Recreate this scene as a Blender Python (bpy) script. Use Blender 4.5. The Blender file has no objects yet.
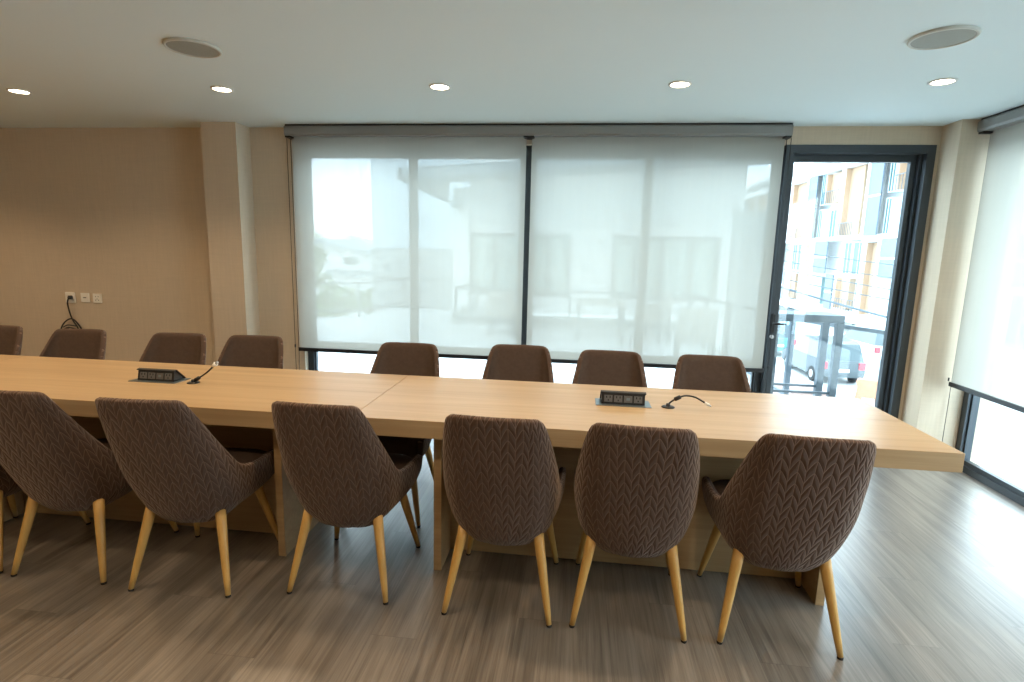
import bpy, bmesh, math, random
from mathutils import Vector, Matrix
random.seed(7)
C = bpy.data.collections.new('meeting_room'); bpy.context.scene.collection.children.link(C)
PI = math.pi
sc = bpy.context.scene

# ------------------------------------------------------------------ materials
def new_mat(name):
    m = bpy.data.materials.new(name); m.use_nodes = True
    nt = m.node_tree; nt.nodes.clear()
    out = nt.nodes.new('ShaderNodeOutputMaterial')
    return m, nt, out
def N(nt, t, **kw):
    n = nt.nodes.new(t)
    for k, v in kw.items():
        if k in n.inputs.keys(): n.inputs[k].default_value = v
        else: setattr(n, k, v)
    return n
def LK(nt, a, b): nt.links.new(a, b)
def math_n(nt, op, a, b=None, c=None):
    n = nt.nodes.new('ShaderNodeMath'); n.operation = op
    for i, v in enumerate((a, b, c)):
        if v is None: continue
        if isinstance(v, (int, float)): n.inputs[i].default_value = v
        else: nt.links.new(v, n.inputs[i])
    return n.outputs[0]
def plain(name, col, rough=.5, metal=0, spec=.5, bump=0, bscale=200, var=0, vscale=3):
    m, nt, out = new_mat(name)
    b = N(nt, 'ShaderNodeBsdfPrincipled', Roughness=rough, Metallic=metal)
    b.inputs['Base Color'].default_value = (*col, 1); b.inputs['Specular IOR Level'].default_value = spec
    tc = N(nt, 'ShaderNodeTexCoord')
    if var:
        nz = N(nt, 'ShaderNodeTexNoise', Scale=vscale, Detail=4.0); LK(nt, tc.outputs['Object'], nz.inputs['Vector'])
        mx = N(nt, 'ShaderNodeMix', data_type='RGBA')
        mx.inputs[6].default_value = (*[c * (1 - var) for c in col], 1); mx.inputs[7].default_value = (*[min(1, c * (1 + var)) for c in col], 1)
        LK(nt, nz.outputs['Fac'], mx.inputs[0]); LK(nt, mx.outputs[2], b.inputs['Base Color'])
    if bump:
        nz = N(nt, 'ShaderNodeTexNoise', Scale=bscale, Detail=3.0); LK(nt, tc.outputs['Object'], nz.inputs['Vector'])
        bp = N(nt, 'ShaderNodeBump', Strength=bump, Distance=.002); LK(nt, nz.outputs['Fac'], bp.inputs['Height']); LK(nt, bp.outputs[0], b.inputs['Normal'])
    LK(nt, b.outputs[0], out.inputs[0])
    return m
def wood(name, c1, c2, axis, rough, fine=1.0, spec=.5, planks=None, coat=0):
    """grain stretched along axis (0 x,1 y,2 z); planks=(width,length) makes separate boards"""
    m, nt, out = new_mat(name)
    b = N(nt, 'ShaderNodeBsdfPrincipled', Roughness=rough); b.inputs['Specular IOR Level'].default_value = spec
    b.inputs['Coat Weight'].default_value = coat; b.inputs['Coat Roughness'].default_value = .34
    tc = N(nt, 'ShaderNodeTexCoord'); vec = tc.outputs['Object']
    sep = N(nt, 'ShaderNodeSeparateXYZ'); LK(nt, vec, sep.inputs[0])
    if planks:
        w, l = planks
        across = sep.outputs[0 if axis == 1 else 1]; along = sep.outputs[axis]
        k = math_n(nt, 'FLOOR', math_n(nt, 'DIVIDE', across, w))
        off = math_n(nt, 'MULTIPLY', math_n(nt, 'FRACT', math_n(nt, 'MULTIPLY', k, .618)), l)
        al = math_n(nt, 'ADD', along, off)
        r = math_n(nt, 'FLOOR', math_n(nt, 'DIVIDE', al, l))
        pid = N(nt, 'ShaderNodeCombineXYZ'); LK(nt, k, pid.inputs[0]); LK(nt, r, pid.inputs[1])
        wn = N(nt, 'ShaderNodeTexWhiteNoise', noise_dimensions='3D'); LK(nt, pid.outputs[0], wn.inputs['Vector'])
        addv = N(nt, 'ShaderNodeVectorMath', operation='MULTIPLY_ADD'); LK(nt, wn.outputs['Color'], addv.inputs[0]); addv.inputs[1].default_value = (9, 9, 9); LK(nt, vec, addv.inputs[2])
        vec = addv.outputs[0]
    mp = N(nt, 'ShaderNodeMapping'); s = [14 * fine] * 3; s[axis] = .7 * fine; mp.inputs['Scale'].default_value = s
    LK(nt, vec, mp.inputs['Vector'])
    n1 = N(nt, 'ShaderNodeTexNoise', Scale=1.0, Detail=6.0, Roughness=.6, Distortion=1.2); LK(nt, mp.outputs[0], n1.inputs['Vector'])
    mp2 = N(nt, 'ShaderNodeMapping'); s = [110 * fine] * 3; s[axis] = 2.2 * fine; mp2.inputs['Scale'].default_value = s
    LK(nt, vec, mp2.inputs['Vector'])
    n2 = N(nt, 'ShaderNodeTexNoise', Scale=1.0, Detail=3.0, Roughness=.7); LK(nt, mp2.outputs[0], n2.inputs['Vector'])
    f = math_n(nt, 'ADD', math_n(nt, 'MULTIPLY', n1.outputs['Fac'], .62), math_n(nt, 'MULTIPLY', n2.outputs['Fac'], .38))
    if planks:
        f = math_n(nt, 'ADD', f, math_n(nt, 'MULTIPLY', math_n(nt, 'SUBTRACT', wn.outputs['Value'], .5), .05))
    ramp = N(nt, 'ShaderNodeValToRGB'); LK(nt, f, ramp.inputs[0])
    ramp.color_ramp.elements[0].position = .36; ramp.color_ramp.elements[0].color = (*c1, 1)
    ramp.color_ramp.elements[1].position = .64; ramp.color_ramp.elements[1].color = (*c2, 1)
    col = ramp.outputs[0]
    if planks:
        fx = math_n(nt, 'FRACT', math_n(nt, 'DIVIDE', across, w)); d = math_n(nt, 'ABSOLUTE', math_n(nt, 'SUBTRACT', fx, .5))
        e = math_n(nt, 'GREATER_THAN', d, .494)
        fy = math_n(nt, 'FRACT', math_n(nt, 'DIVIDE', al, l)); e2 = math_n(nt, 'GREATER_THAN', math_n(nt, 'ABSOLUTE', math_n(nt, 'SUBTRACT', fy, .5)), .4988)
        g = math_n(nt, 'MULTIPLY', math_n(nt, 'MAXIMUM', e, e2), .35)
        mx = N(nt, 'ShaderNodeMix', data_type='RGBA'); LK(nt, g, mx.inputs[0]); LK(nt, col, mx.inputs[6]); mx.inputs[7].default_value = (*[c * .35 for c in c1], 1)
        col = mx.outputs[2]
    LK(nt, col, b.inputs['Base Color'])
    bp = N(nt, 'ShaderNodeBump', Strength=.12, Distance=.001); LK(nt, f, bp.inputs['Height']); LK(nt, bp.outputs[0], b.inputs['Normal'])
    LK(nt, b.outputs[0], out.inputs[0])
    return m
def emis(name, col, s):
    m, nt, out = new_mat(name); e = N(nt, 'ShaderNodeEmission', Strength=s); e.inputs[0].default_value = (*col, 1)
    LK(nt, e.outputs[0], out.inputs[0]); return m
def glass_mat(name, tint, refl=.06):
    m, nt, out = new_mat(name)
    t = N(nt, 'ShaderNodeBsdfTransparent'); t.inputs[0].default_value = (*tint, 1)
    g = N(nt, 'ShaderNodeBsdfGlossy', Roughness=.02); mx = N(nt, 'ShaderNodeMixShader'); mx.inputs[0].default_value = refl
    LK(nt, t.outputs[0], mx.inputs[1]); LK(nt, g.outputs[0], mx.inputs[2]); LK(nt, mx.outputs[0], out.inputs[0]); return m
def screen_mat(name, opened=.13):
    m, nt, out = new_mat(name)
    t = N(nt, 'ShaderNodeBsdfTransparent')
    d = N(nt, 'ShaderNodeBsdfDiffuse'); d.inputs[0].default_value = (.50, .49, .44, 1)
    l = N(nt, 'ShaderNodeBsdfTranslucent'); l.inputs[0].default_value = (.46, .435, .375, 1)
    a = N(nt, 'ShaderNodeMixShader'); a.inputs[0].default_value = .46; LK(nt, d.outputs[0], a.inputs[1]); LK(nt, l.outputs[0], a.inputs[2])
    tc = N(nt, 'ShaderNodeTexCoord'); mp = N(nt, 'ShaderNodeMapping'); mp.inputs['Scale'].default_value = (40, 40, 1.2); LK(nt, tc.outputs['Object'], mp.inputs[0])
    nz = N(nt, 'ShaderNodeTexNoise', Scale=1.0, Detail=3.0); LK(nt, mp.outputs[0], nz.inputs['Vector'])
    fac = math_n(nt, 'ADD', 1 - opened - .02, math_n(nt, 'MULTIPLY', nz.outputs['Fac'], .04))
    b = N(nt, 'ShaderNodeMixShader'); LK(nt, fac, b.inputs[0]); LK(nt, t.outputs[0], b.inputs[1]); LK(nt, a.outputs[0], b.inputs[2])
    LK(nt, b.outputs[0], out.inputs[0]); return m
def quilt_mat(name, col, line):
    """leaf-stitched upholstery drawn from the shell's UV (metres)"""
    m, nt, out = new_mat(name)
    b = N(nt, 'ShaderNodeBsdfPrincipled', Roughness=.85); b.inputs['Specular IOR Level'].default_value = .25
    b.inputs['Sheen Weight'].default_value = .35; b.inputs['Sheen Roughness'].default_value = .4; b.inputs['Sheen Tint'].default_value = (.9, .75, .65, 1)
    uv = N(nt, 'ShaderNodeUVMap'); sep = N(nt, 'ShaderNodeSeparateXYZ'); LK(nt, uv.outputs[0], sep.inputs[0])
    u, v = sep.outputs[0], sep.outputs[1]
    W, H = .0235, .047
    uu = math_n(nt, 'DIVIDE', u, W); fx = math_n(nt, 'FRACT', uu); k = math_n(nt, 'FLOOR', uu)
    odd = math_n(nt, 'FLOORED_MODULO', k, 2.0)
    mfx = math_n(nt, 'ABSOLUTE', math_n(nt, 'SUBTRACT', fx, odd))        # mirrored in every other column
    curve = math_n(nt, 'POWER', math_n(nt, 'MAXIMUM', mfx, .0001), 1.4)
    t = math_n(nt, 'FRACT', math_n(nt, 'ADD', math_n(nt, 'DIVIDE', v, H), math_n(nt, 'MULTIPLY', curve, .95)))
    dl = math_n(nt, 'MINIMUM', t, math_n(nt, 'SUBTRACT', 1.0, t))        # distance to the leaf seam
    dl = math_n(nt, 'DIVIDE', dl, math_n(nt, 'ADD', math_n(nt, 'MULTIPLY', mfx, .9), .8))
    dc = math_n(nt, 'MINIMUM', fx, math_n(nt, 'SUBTRACT', 1.0, fx))
    dcw = math_n(nt, 'MULTIPLY', dc, .9)
    puff = math_n(nt, 'MINIMUM', math_n(nt, 'MULTIPLY', dl, 2.6), 1.0)
    puff2 = math_n(nt, 'MINIMUM', math_n(nt, 'MULTIPLY', dcw, 4.5), 1.0)
    height = math_n(nt, 'POWER', math_n(nt, 'MULTIPLY', puff, math_n(nt, 'ADD', .45, math_n(nt, 'MULTIPLY', puff2, .55))), .5)
    ln = math_n(nt, 'SUBTRACT', 1.0, math_n(nt, 'MINIMUM', math_n(nt, 'DIVIDE', math_n(nt, 'MINIMUM', dl, math_n(nt, 'MULTIPLY', dc, .75)), .05), 1.0))
    nz = N(nt, 'ShaderNodeTexNoise', Scale=420.0, Detail=2.0); tc = N(nt, 'ShaderNodeTexCoord'); LK(nt, tc.outputs['Object'], nz.inputs['Vector'])
    nb = N(nt, 'ShaderNodeTexNoise', Scale=9.0, Detail=3.0); LK(nt, tc.outputs['Object'], nb.inputs['Vector'])
    mx = N(nt, 'ShaderNodeMix', data_type='RGBA'); mx.inputs[6].default_value = (*[c * .72 for c in col], 1); mx.inputs[7].default_value = (*[c * 1.25 for c in col], 1)
    LK(nt, math_n(nt, 'ADD', math_n(nt, 'MULTIPLY', nz.outputs['Fac'], .5), math_n(nt, 'MULTIPLY', nb.outputs['Fac'], .5)), mx.inputs[0])
    mx2 = N(nt, 'ShaderNodeMix', data_type='RGBA'); LK(nt, math_n(nt, 'MULTIPLY', ln, .62), mx2.inputs[0]); LK(nt, mx.outputs[2], mx2.inputs[6]); mx2.inputs[7].default_value = (*line, 1)
    LK(nt, mx2.outputs[2], b.inputs['Base Color'])
    bp = N(nt, 'ShaderNodeBump', Strength=.6, Distance=.007); LK(nt, height, bp.inputs['Height']); LK(nt, bp.outputs[0], b.inputs['Normal'])
    LK(nt, b.outputs[0], out.inputs[0]); return m
def wallpaper(name, col):
    m, nt, out = new_mat(name)
    b = N(nt, 'ShaderNodeBsdfPrincipled', Roughness=.75); b.inputs['Specular IOR Level'].default_value = .25
    tc = N(nt, 'ShaderNodeTexCoord'); mp = N(nt, 'ShaderNodeMapping'); mp.inputs['Scale'].default_value = (90, 90, 5); LK(nt, tc.outputs['Object'], mp.inputs[0])
    n1 = N(nt, 'ShaderNodeTexNoise', Scale=1.0, Detail=4.0); LK(nt, mp.outputs[0], n1.inputs['Vector'])
    mp2 = N(nt, 'ShaderNodeMapping'); mp2.inputs['Scale'].default_value = (6, 6, 120); LK(nt, tc.outputs['Object'], mp2.inputs[0])
    n2 = N(nt, 'ShaderNodeTexNoise', Scale=1.0, Detail=2.0); LK(nt, mp2.outputs[0], n2.inputs['Vector'])
    f = math_n(nt, 'ADD', math_n(nt, 'MULTIPLY', n1.outputs['Fac'], .6), math_n(nt, 'MULTIPLY', n2.outputs['Fac'], .4))
    mx = N(nt, 'ShaderNodeMix', data_type='RGBA'); LK(nt, f, mx.inputs[0])
    mx.inputs[6].default_value = (*[c * .86 for c in col], 1); mx.inputs[7].default_value = (*[c * 1.12 for c in col], 1)
    LK(nt, mx.outputs[2], b.inputs['Base Color']); LK(nt, b.outputs[0], out.inputs[0]); return m
def brick(name, c1, c2, mortar, scale, w=.5, h=.25):
    m, nt, out = new_mat(name); b = N(nt, 'ShaderNodeBsdfPrincipled', Roughness=.8)
    tc = N(nt, 'ShaderNodeTexCoord'); br = N(nt, 'ShaderNodeTexBrick', Scale=scale)
    br.inputs['Color1'].default_value = (*c1, 1); br.inputs['Color2'].default_value = (*c2, 1); br.inputs['Mortar'].default_value = (*mortar, 1)
    br.inputs['Brick Width'].default_value = w; br.inputs['Row Height'].default_value = h; br.inputs['Mortar Size'].default_value = .012; br.offset = 0
    LK(nt, tc.outputs['Object'], br.inputs['Vector']); LK(nt, br.outputs[0], b.inputs['Base Color']); LK(nt, b.outputs[0], out.inputs[0]); return m

M = {}
M['ceiling'] = plain('ceiling_paint', (.75, .85, .87), .7, spec=.2)
M['wall'] = wallpaper('beige_wallpaper', (.62, .52, .395))
M['floor'] = wood('floor_vinyl_wood', (.085, .072, .058), (.245, .215, .182), 1, .36, 1.4, .8, planks=(.18, 1.22), coat=.8)
M['oak'] = wood('light_oak_laminate', (.40, .27, .140), (.53, .38, .215), 0, .33, .5, .5)
M['oak_v'] = wood('light_oak_panel', (.36, .23, .11), (.48, .33, .17), 0, .4, .5, .4)
M['leg'] = wood('wood_look_leg', (.50, .29, .075), (.62, .38, .12), 2, .35, 1.2, .5)
M['quilt'] = quilt_mat('quilted_brown_fabric', (.092, .057, .042), (.31, .215, .165))
M['brown'] = plain('plain_brown_fabric', (.090, .060, .045), .9, spec=.2, bump=.5, bscale=500, var=.22, vscale=60)
M['black'] = plain('black_plastic', (.012, .012, .013), .4)
M['rubber'] = plain('black_rubber', (.015, .013, .012), .7)
M['alu'] = plain('dark_grey_aluminium', (.045, .056, .066), .38, metal=.25, spec=.6)
M['alu2'] = plain('outdoor_grey_aluminium', (.085, .115, .14), .45, metal=.2)
M['cassette'] = plain('grey_blind_box', (.25, .25, .24), .4, metal=.1)
M['rail'] = plain('black_bottom_rail', (.016, .019, .023), .4)
M['screen'] = screen_mat('blind_screen_fabric', .10)
M['glass'] = glass_mat('window_glass', (.93, .97, .97))
M['trimw'] = plain('white_plastic', (.75, .75, .72), .4)
M['grille'] = plain('grey_speaker_grille', (.33, .34, .30), .6, bump=.4, bscale=900)
M['speaker_rim'] = plain('cream_speaker_rim', (.6, .6, .54), .5)
M['lamp'] = emis('warm_lamp', (1, .83, .60), 22)
M['socket'] = plain('socket_white', (.86, .84, .78), .4)
M['steelblue'] = plain('brushed_plate', (.22, .27, .30), .32, metal=.8)
M['metal'] = plain('silver_metal', (.6, .6, .6), .3, metal=.8)
M['grey_face'] = plain('grey_socket_face', (.13, .13, .13), .45)
M['tile'] = brick('terrace_tile', (.66, .67, .67), (.60, .62, .63), (.45, .46, .47), 1.0, .6, .6)
M['white'] = plain('white_render', (.80, .80, .79), .8, var=.03)
M['bluewhite'] = plain('pale_blue_render', (.60, .68, .74), .8, var=.03)
M['greyb'] = plain('grey_cladding', (.33, .36, .37), .7, var=.05)
M['greyroof'] = plain('grey_roof', (.26, .31, .34), .6, var=.08)
M['curtain'] = plain('pale_green_window', (.42, .53, .50), .25, var=.05)
M['rattan'] = plain('brown_grey_rattan', (.30, .28, .25), .8, bump=.8, bscale=120, var=.25, vscale=90)
M['wicker'] = plain('grey_woven_resin', (.10, .13, .155), .7, bump=.8, bscale=160, var=.2, vscale=120)
M['orangew'] = plain('orange_facade_panel', (.40, .27, .175), .7, var=.04)
M['bluepanel'] = plain('blue_grey_mesh_panel', (.135, .175, .215), .6, var=.08, vscale=2)
M['teal'] = plain('teal_window_glass', (.035, .10, .105), .35, spec=.4, var=.2, vscale=.8)
M['concrete'] = plain('pale_concrete', (.62, .62, .61), .85, var=.06)
M['road'] = plain('pale_road', (.52, .53, .53), .85, var=.05)
M['carw'] = plain('white_car_paint', (.8, .8, .8), .25)
M['carb'] = plain('teal_car_paint', (.09, .24, .26), .25)
M['card'] = plain('grey_car_paint', (.08, .10, .11), .25)
M['tyre'] = plain('tyre_rubber', (.03, .03, .03), .8)
M['carglass'] = plain('car_glass', (.06, .09, .10), .1)
M['redlight'] = plain('red_lamp_lens', (.75, .04, .06), .3)
M['orange'] = plain('orange_plastic', (.42, .165, .075), .5, var=.1, vscale=4)
M['leaf'] = plain('green_leaves', (.16, .27, .10), .7, var=.5, vscale=2)
M['bark'] = plain('tree_bark', (.16, .12, .09), .9)
M['rooftile'] = brick('pink_roof_tile', (.27, .18, .155), (.30, .20, .17), (.2, .13, .11), 2.0)
M['hill'] = plain('green_hillside', (.20, .28, .16), .9, var=.3, vscale=.2)

# ------------------------------------------------------------------ geometry helpers
def box(bm, x0, x1, y0, y1, z0, z1, mi=0, bev=0, mat=None):
    vs = [bm.verts.new((x, y, z)) for x in (x0, x1) for y in (y0, y1) for z in (z0, z1)]
    f = [(0, 1, 3, 2), (4, 6, 7, 5), (0, 4, 5, 1), (2, 3, 7, 6), (0, 2, 6, 4), (1, 5, 7, 3)]
    fs = [bm.faces.new([vs[i] for i in q]) for q in f]
    for q in fs: q.material_index = mi
    if mat is not None:
        for v in vs: v.co = mat @ v.co
    if bev:
        es = list({e for q in fs for e in q.edges})
        r = bmesh.ops.bevel(bm, geom=es, offset=bev, segments=2, affect='EDGES', profile=.6)
        for q in r['faces']: q.material_index = mi
    return vs
def ring(c, t, r, n, up=Vector((0, 0, 1))):
    t = t.normalized()
    a = t.cross(up)
    if a.length < 1e-4: a = t.cross(Vector((1, 0, 0)))
    a.normalize(); b = t.cross(a)
    return [c + a * math.cos(2 * PI * i / n) * r + b * math.sin(2 * PI * i / n) * r for i in range(n)]
def tube(bm, pts, r, n=10, mi=0, caps=True):
    pts = [Vector(p) for p in pts]; rs = r if isinstance(r, (list, tuple)) else [r] * len(pts)
    loops = []
    for i, p in enumerate(pts):
        t = pts[min(i + 1, len(pts) - 1)] - pts[max(i - 1, 0)]
        loops.append([bm.verts.new(q) for q in ring(p, t, rs[i], n)])
    for a, b in zip(loops, loops[1:]):
        for i in range(n):
            f = bm.faces.new((a[i], a[(i + 1) % n], b[(i + 1) % n], b[i])); f.smooth = True; f.material_index = mi
    if caps:
        for l, rev in ((loops[0], True), (loops[-1], False)):
            f = bm.faces.new(l[::-1] if rev else l); f.material_index = mi
def lathe(bm, prof, c=(0, 0, 0), n=32, mi=0, smooth=True):
    c = Vector(c); loops = []
    for r, z in prof:
        if r < 1e-6: loops.append([bm.verts.new(c + Vector((0, 0, z)))])
        else: loops.append([bm.verts.new(c + Vector((r * math.cos(2 * PI * i / n), r * math.sin(2 * PI * i / n), z))) for i in range(n)])
    for a, b in zip(loops, loops[1:]):
        for i in range(n):
            j = (i + 1) % n
            if len(a) == 1 and len(b) == 1: continue
            if len(a) == 1: q = (a[0], b[i], b[j])
            elif len(b) == 1: q = (a[i], a[j], b[0])
            else: q = (a[i], a[j], b[j], b[i])
            f = bm.faces.new(q); f.material_index = mi; f.smooth = smooth
def prism(bm, poly, axis, a0, a1, mi=0, bev=0):
    """poly = 2-D outline; extruded along axis 'x','y','z' from a0 to a1"""
    def P(u, v, a): return {'x': (a, u, v), 'y': (u, a, v), 'z': (u, v, a)}[axis]
    A = [bm.verts.new(P(u, v, a0)) for u, v in poly]; B = [bm.verts.new(P(u, v, a1)) for u, v in poly]
    fs = [bm.faces.new(A), bm.faces.new(B[::-1])]
    n = len(poly)
    for i in range(n): fs.append(bm.faces.new((A[i], B[i], B[(i + 1) % n], A[(i + 1) % n])))
    for f in fs: f.material_index = mi
    if bev: bmesh.ops.bevel(bm, geom=list({e for f in fs for e in f.edges}), offset=bev, segments=2, affect='EDGES')
def link_bm(name, bm, mats, parent=None, recalc=True):
    if recalc: bmesh.ops.recalc_face_normals(bm, faces=bm.faces)
    me = bpy.data.meshes.new(name); bm.to_mesh(me); bm.free()
    for m in (mats if isinstance(mats, (list, tuple)) else [mats]): me.materials.append(m)
    o = bpy.data.objects.new(name, me); C.objects.link(o)
    if parent: o.parent = parent
    return o
def mesh(name, build, mats, parent=None, recalc=True):
    bm = bmesh.new(); build(bm); return link_bm(name, bm, mats, parent, recalc)
def tag(o, label, cat, group=None):
    o['label'] = label; o['category'] = cat
    if group: o['group'] = group
    return o
def thing(name, label, cat, loc=(0, 0, 0), rz=0, group=None):
    o = bpy.data.objects.new(name, None); C.objects.link(o); o.location = loc; o.rotation_euler = (0, 0, rz); o.empty_display_size = .1
    return tag(o, label, cat, group)
def struct(name, build, mats, parent=None):
    o = mesh(name, build, mats, parent)
    if parent is None: o['kind'] = 'structure'
    return o
def kids(o): return [c for c in bpy.data.objects if c.parent == o]
def dup(root, loc, rz, label, group=None):
    def cp(o, par):
        c = o.copy(); C.objects.link(c); c.parent = par
        for k in kids(o): cp(k, c)
        return c
    ch = kids(root); r = root.copy(); C.objects.link(r)
    for k in ch: cp(k, r)
    r.location = loc; r.rotation_euler = (0, 0, rz); r['label'] = label
    if group: r['group'] = group
    return r
def boxes(*bs, bev=0):
    def b(bm):
        for q in bs: box(bm, *q[:6], mi=(q[6] if len(q) > 6 else 0), bev=bev)
    return b

# ------------------------------------------------------------------ the room
XL, XR, YF, YB, HC = -5.6, 2.72, -2.6, 4.28, 2.37
struct('floor', boxes((XL - .2, XR + .08, YF - .2, YB + .2, -.12, 0)), M['floor'])
struct('ceiling', boxes((XL - .2, XR + .2, YF - .2, YB + .2, HC, HC + .15)), M['ceiling'])
struct('wall_back', boxes((XL - .2, -2.24, YB, YB + .2, 0, HC), (-2.24, 1.45, YB, YB + .2, 2.245, HC), (1.45, 2.44, YB, YB + .2, 2.245, HC), (2.44, XR + .2, YB, YB + .2, 0, HC)), M['wall'])
struct('wall_left', boxes((XL - .2, XL, YF, YB, 0, HC)), M['wall'])
struct('wall_front', boxes((XL - .2, XR + .2, YF - .2, YF, 0, HC)), M['wall'])
struct('wall_right', boxes((XR, XR + .2, YF, .5, 0, HC), (XR, XR + .2, .5, 4.08, 2.245, HC), (XR, XR + .2, 4.08, YB, 0, HC)), M['wall'])
struct('column_left', boxes((-2.92, -2.633, 4.095, YB, 0, HC)), M['wall'])
struct('column_right', boxes((2.463, XR, 4.085, YB, 0, HC)), M['wall'])

def window(name, x0, x1, mull, along='x', plane=4.33, transom=True):
    """full height aluminium window between x0 and x1; parts: frame, mullion, panes"""
    T = .075
    def R(bm, a0, a1, z0, z1, d0=0, d1=T):
        if along == 'x': box(bm, a0, a1, plane + d0, plane + d1, z0, z1)
        else: box(bm, plane + d0, plane + d1, a0, a1, z0, z1)
    def fr(bm):
        R(bm, x0, x0 + .05, 0, 2.245); R(bm, x1 - .05, x1, 0, 2.245)
        R(bm, x0 + .05, x1 - .05, 2.155, 2.245); R(bm, x0 + .05, x1 - .05, 0, .045)
    w = struct(name, fr, M['alu'])
    for m in mull: mesh('window_mullion', lambda bm: R(bm, m - .02, m + .02, .045, 2.155), M['alu'], w)
    if transom:
        edges = [x0 + .05] + [q for m in mull for q in (m - .02, m + .02)] + [x1 - .05]
        for a, b in zip(edges[::2], edges[1::2]):
            mesh('window_transom', lambda bm: R(bm, a, b, .585, .655, .01, .06), M['alu'], w)
    ed = [x0 + .05] + [q for m in mull for q in (m - .02, m + .02)] + [x1 - .05]
    for a, b in zip(ed[::2], ed[1::2]):
        mesh('window_pane', lambda bm: R(bm, a, b, .045, 2.155, .04, .046), M['glass'], w)
        # slim sash profile round each pane
        mesh('window_sash', lambda bm: (R(bm, a, a + .013, .045, 2.155, .02, .055), R(bm, b - .013, b, .045, 2.155, .02, .055), R(bm, a + .013, b - .013, .045, .075, .02, .055)), M['alu'], w)
    return w
window('window_1', -2.24, -.405, [-1.32])
window('window_2', -.405, 1.45, [.505])
window('window_3', 2.09, 4.08, [3.05], 'y', 2.735, False)
window('added_fill_window', .5, 2.09, [1.3], 'y', 2.735, False)  # added out of view, sized and left without blind to bring in daylight

# door in the back wall: frame, glazed leaf, handle
def dframe(bm):
    box(bm, 1.45, 1.50, YB - .005, YB + .16, 0, 2.245); box(bm, 2.385, 2.44, YB - .005, YB + .16, 0, 2.245)
    box(bm, 1.50, 2.385, YB - .005, YB + .16, 2.19, 2.245); box(bm, 1.50, 2.385, YB + .02, YB + .16, 0, .03)
    box(bm, 2.365, 2.385, YB + .04, YB + .07, .03, 2.19); box(bm, 2.365, 2.385, YB + .10, YB + .13, .03, 2.19)
door = struct('door_1', dframe, M['alu'])
def dleaf(bm):
    y0, y1 = YB + .07, YB + .11
    box(bm, 1.50, 1.535, y0, y1, .03, 2.19); box(bm, 2.325, 2.365, y0, y1, .03, 2.19)
    box(bm, 1.535, 2.325, y0, y1, 2.14, 2.19); box(bm, 1.535, 2.325, y0, y1, .03, .10)
mesh('door_leaf', dleaf, M['alu'], door)
mesh('door_pane', boxes((1.535, 2.325, YB + .088, YB + .093, .10, 2.14)), M['glass'], door)
def dhandle(bm):
    box(bm, 1.462, 1.488, YB - .014, YB - .004, .89, 1.03, bev=.003)
    tube(bm, [(1.475, YB - .01, .962), (1.475, YB - .05, .962)], .008)
    tube(bm, [(1.472, YB - .05, .962), (1.50, YB - .053, .963), (1.555, YB - .053, .963)], .007)
mesh('door_handle', dhandle, M['black'], door)
def dlock(bm): tube(bm, [(1.475, YB - .004, .86), (1.475, YB - .02, .86)], .014, 16)
mesh('door_lock', dlock, M['metal'], door)

# ------------------------------------------------------------------ roller blinds
def blind(label, w, zr, loc, rz, chain=-1):
    t = thing('roller_blind', label, 'blind', loc, rz, None)   # local x along the blind, y towards the window, z up
    def cas(bm):
        prism(bm, [(-.045, HC - .085), (-.052, HC - .07), (-.052, HC - .022), (-.04, HC - .012), (.05, HC - .012), (.05, HC - .085)], 'x', -.012, w + .012)
    mesh('blind_box', cas, M['cassette'], t)
    mesh('bracket_shadow_strip', boxes((-.012, .03, -.04, .05, HC - .097, HC - .0855), (w - .03, w + .012, -.04, .05, HC - .097, HC - .0855), (-.012, w + .012, -.035, .05, HC - .0115, HC)), M['black'], t)  # end brackets, plus a black strip painting the shadow gap below the ceiling
    def fab(bm):
        vs = [bm.verts.new(p) for p in ((.012, .018, zr + .02), (w - .012, .018, zr + .02), (w - .012, .018, HC - .08), (.012, .018, HC - .08))]
        bm.faces.new(vs)
    mesh('blind_fabric', fab, M['screen'], t)
    mesh('bottom_rail', boxes((.004, w - .004, .006, .03, zr - .008, zr + .022), bev=.003), M['rail'], t)
    x = -.004 if chain < 0 else w + .004
    mesh('guide_wire', lambda bm: (tube(bm, [(x, .03, HC - .09), (x, .03, .05)], .0022, 6), tube(bm, [(x + .028 * chain, .025, HC - .09), (x + .028 * chain, .025, .35)], .0022, 6)), M['rail'], t)
    mesh('chain_joint', lambda bm: tube(bm, [(x + .028 * chain, .025, .62), (x + .028 * chain, .025, .645)], .006, 8), M['black'], t)
    return t
blind('pale roller blind on the back wall nearest the left column, trees seen through it', 1.864, .600, (-2.265, 4.205, 0), 0)
blind('pale roller blind on the back wall immediately left of the glazed door', 1.81, .600, (-.384, 4.205, 0), 0, 1)
blind('pale roller blind on the right wall beside the right column', 1.92, .600, (2.60, 4.055, 0), -PI / 2)

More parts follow.
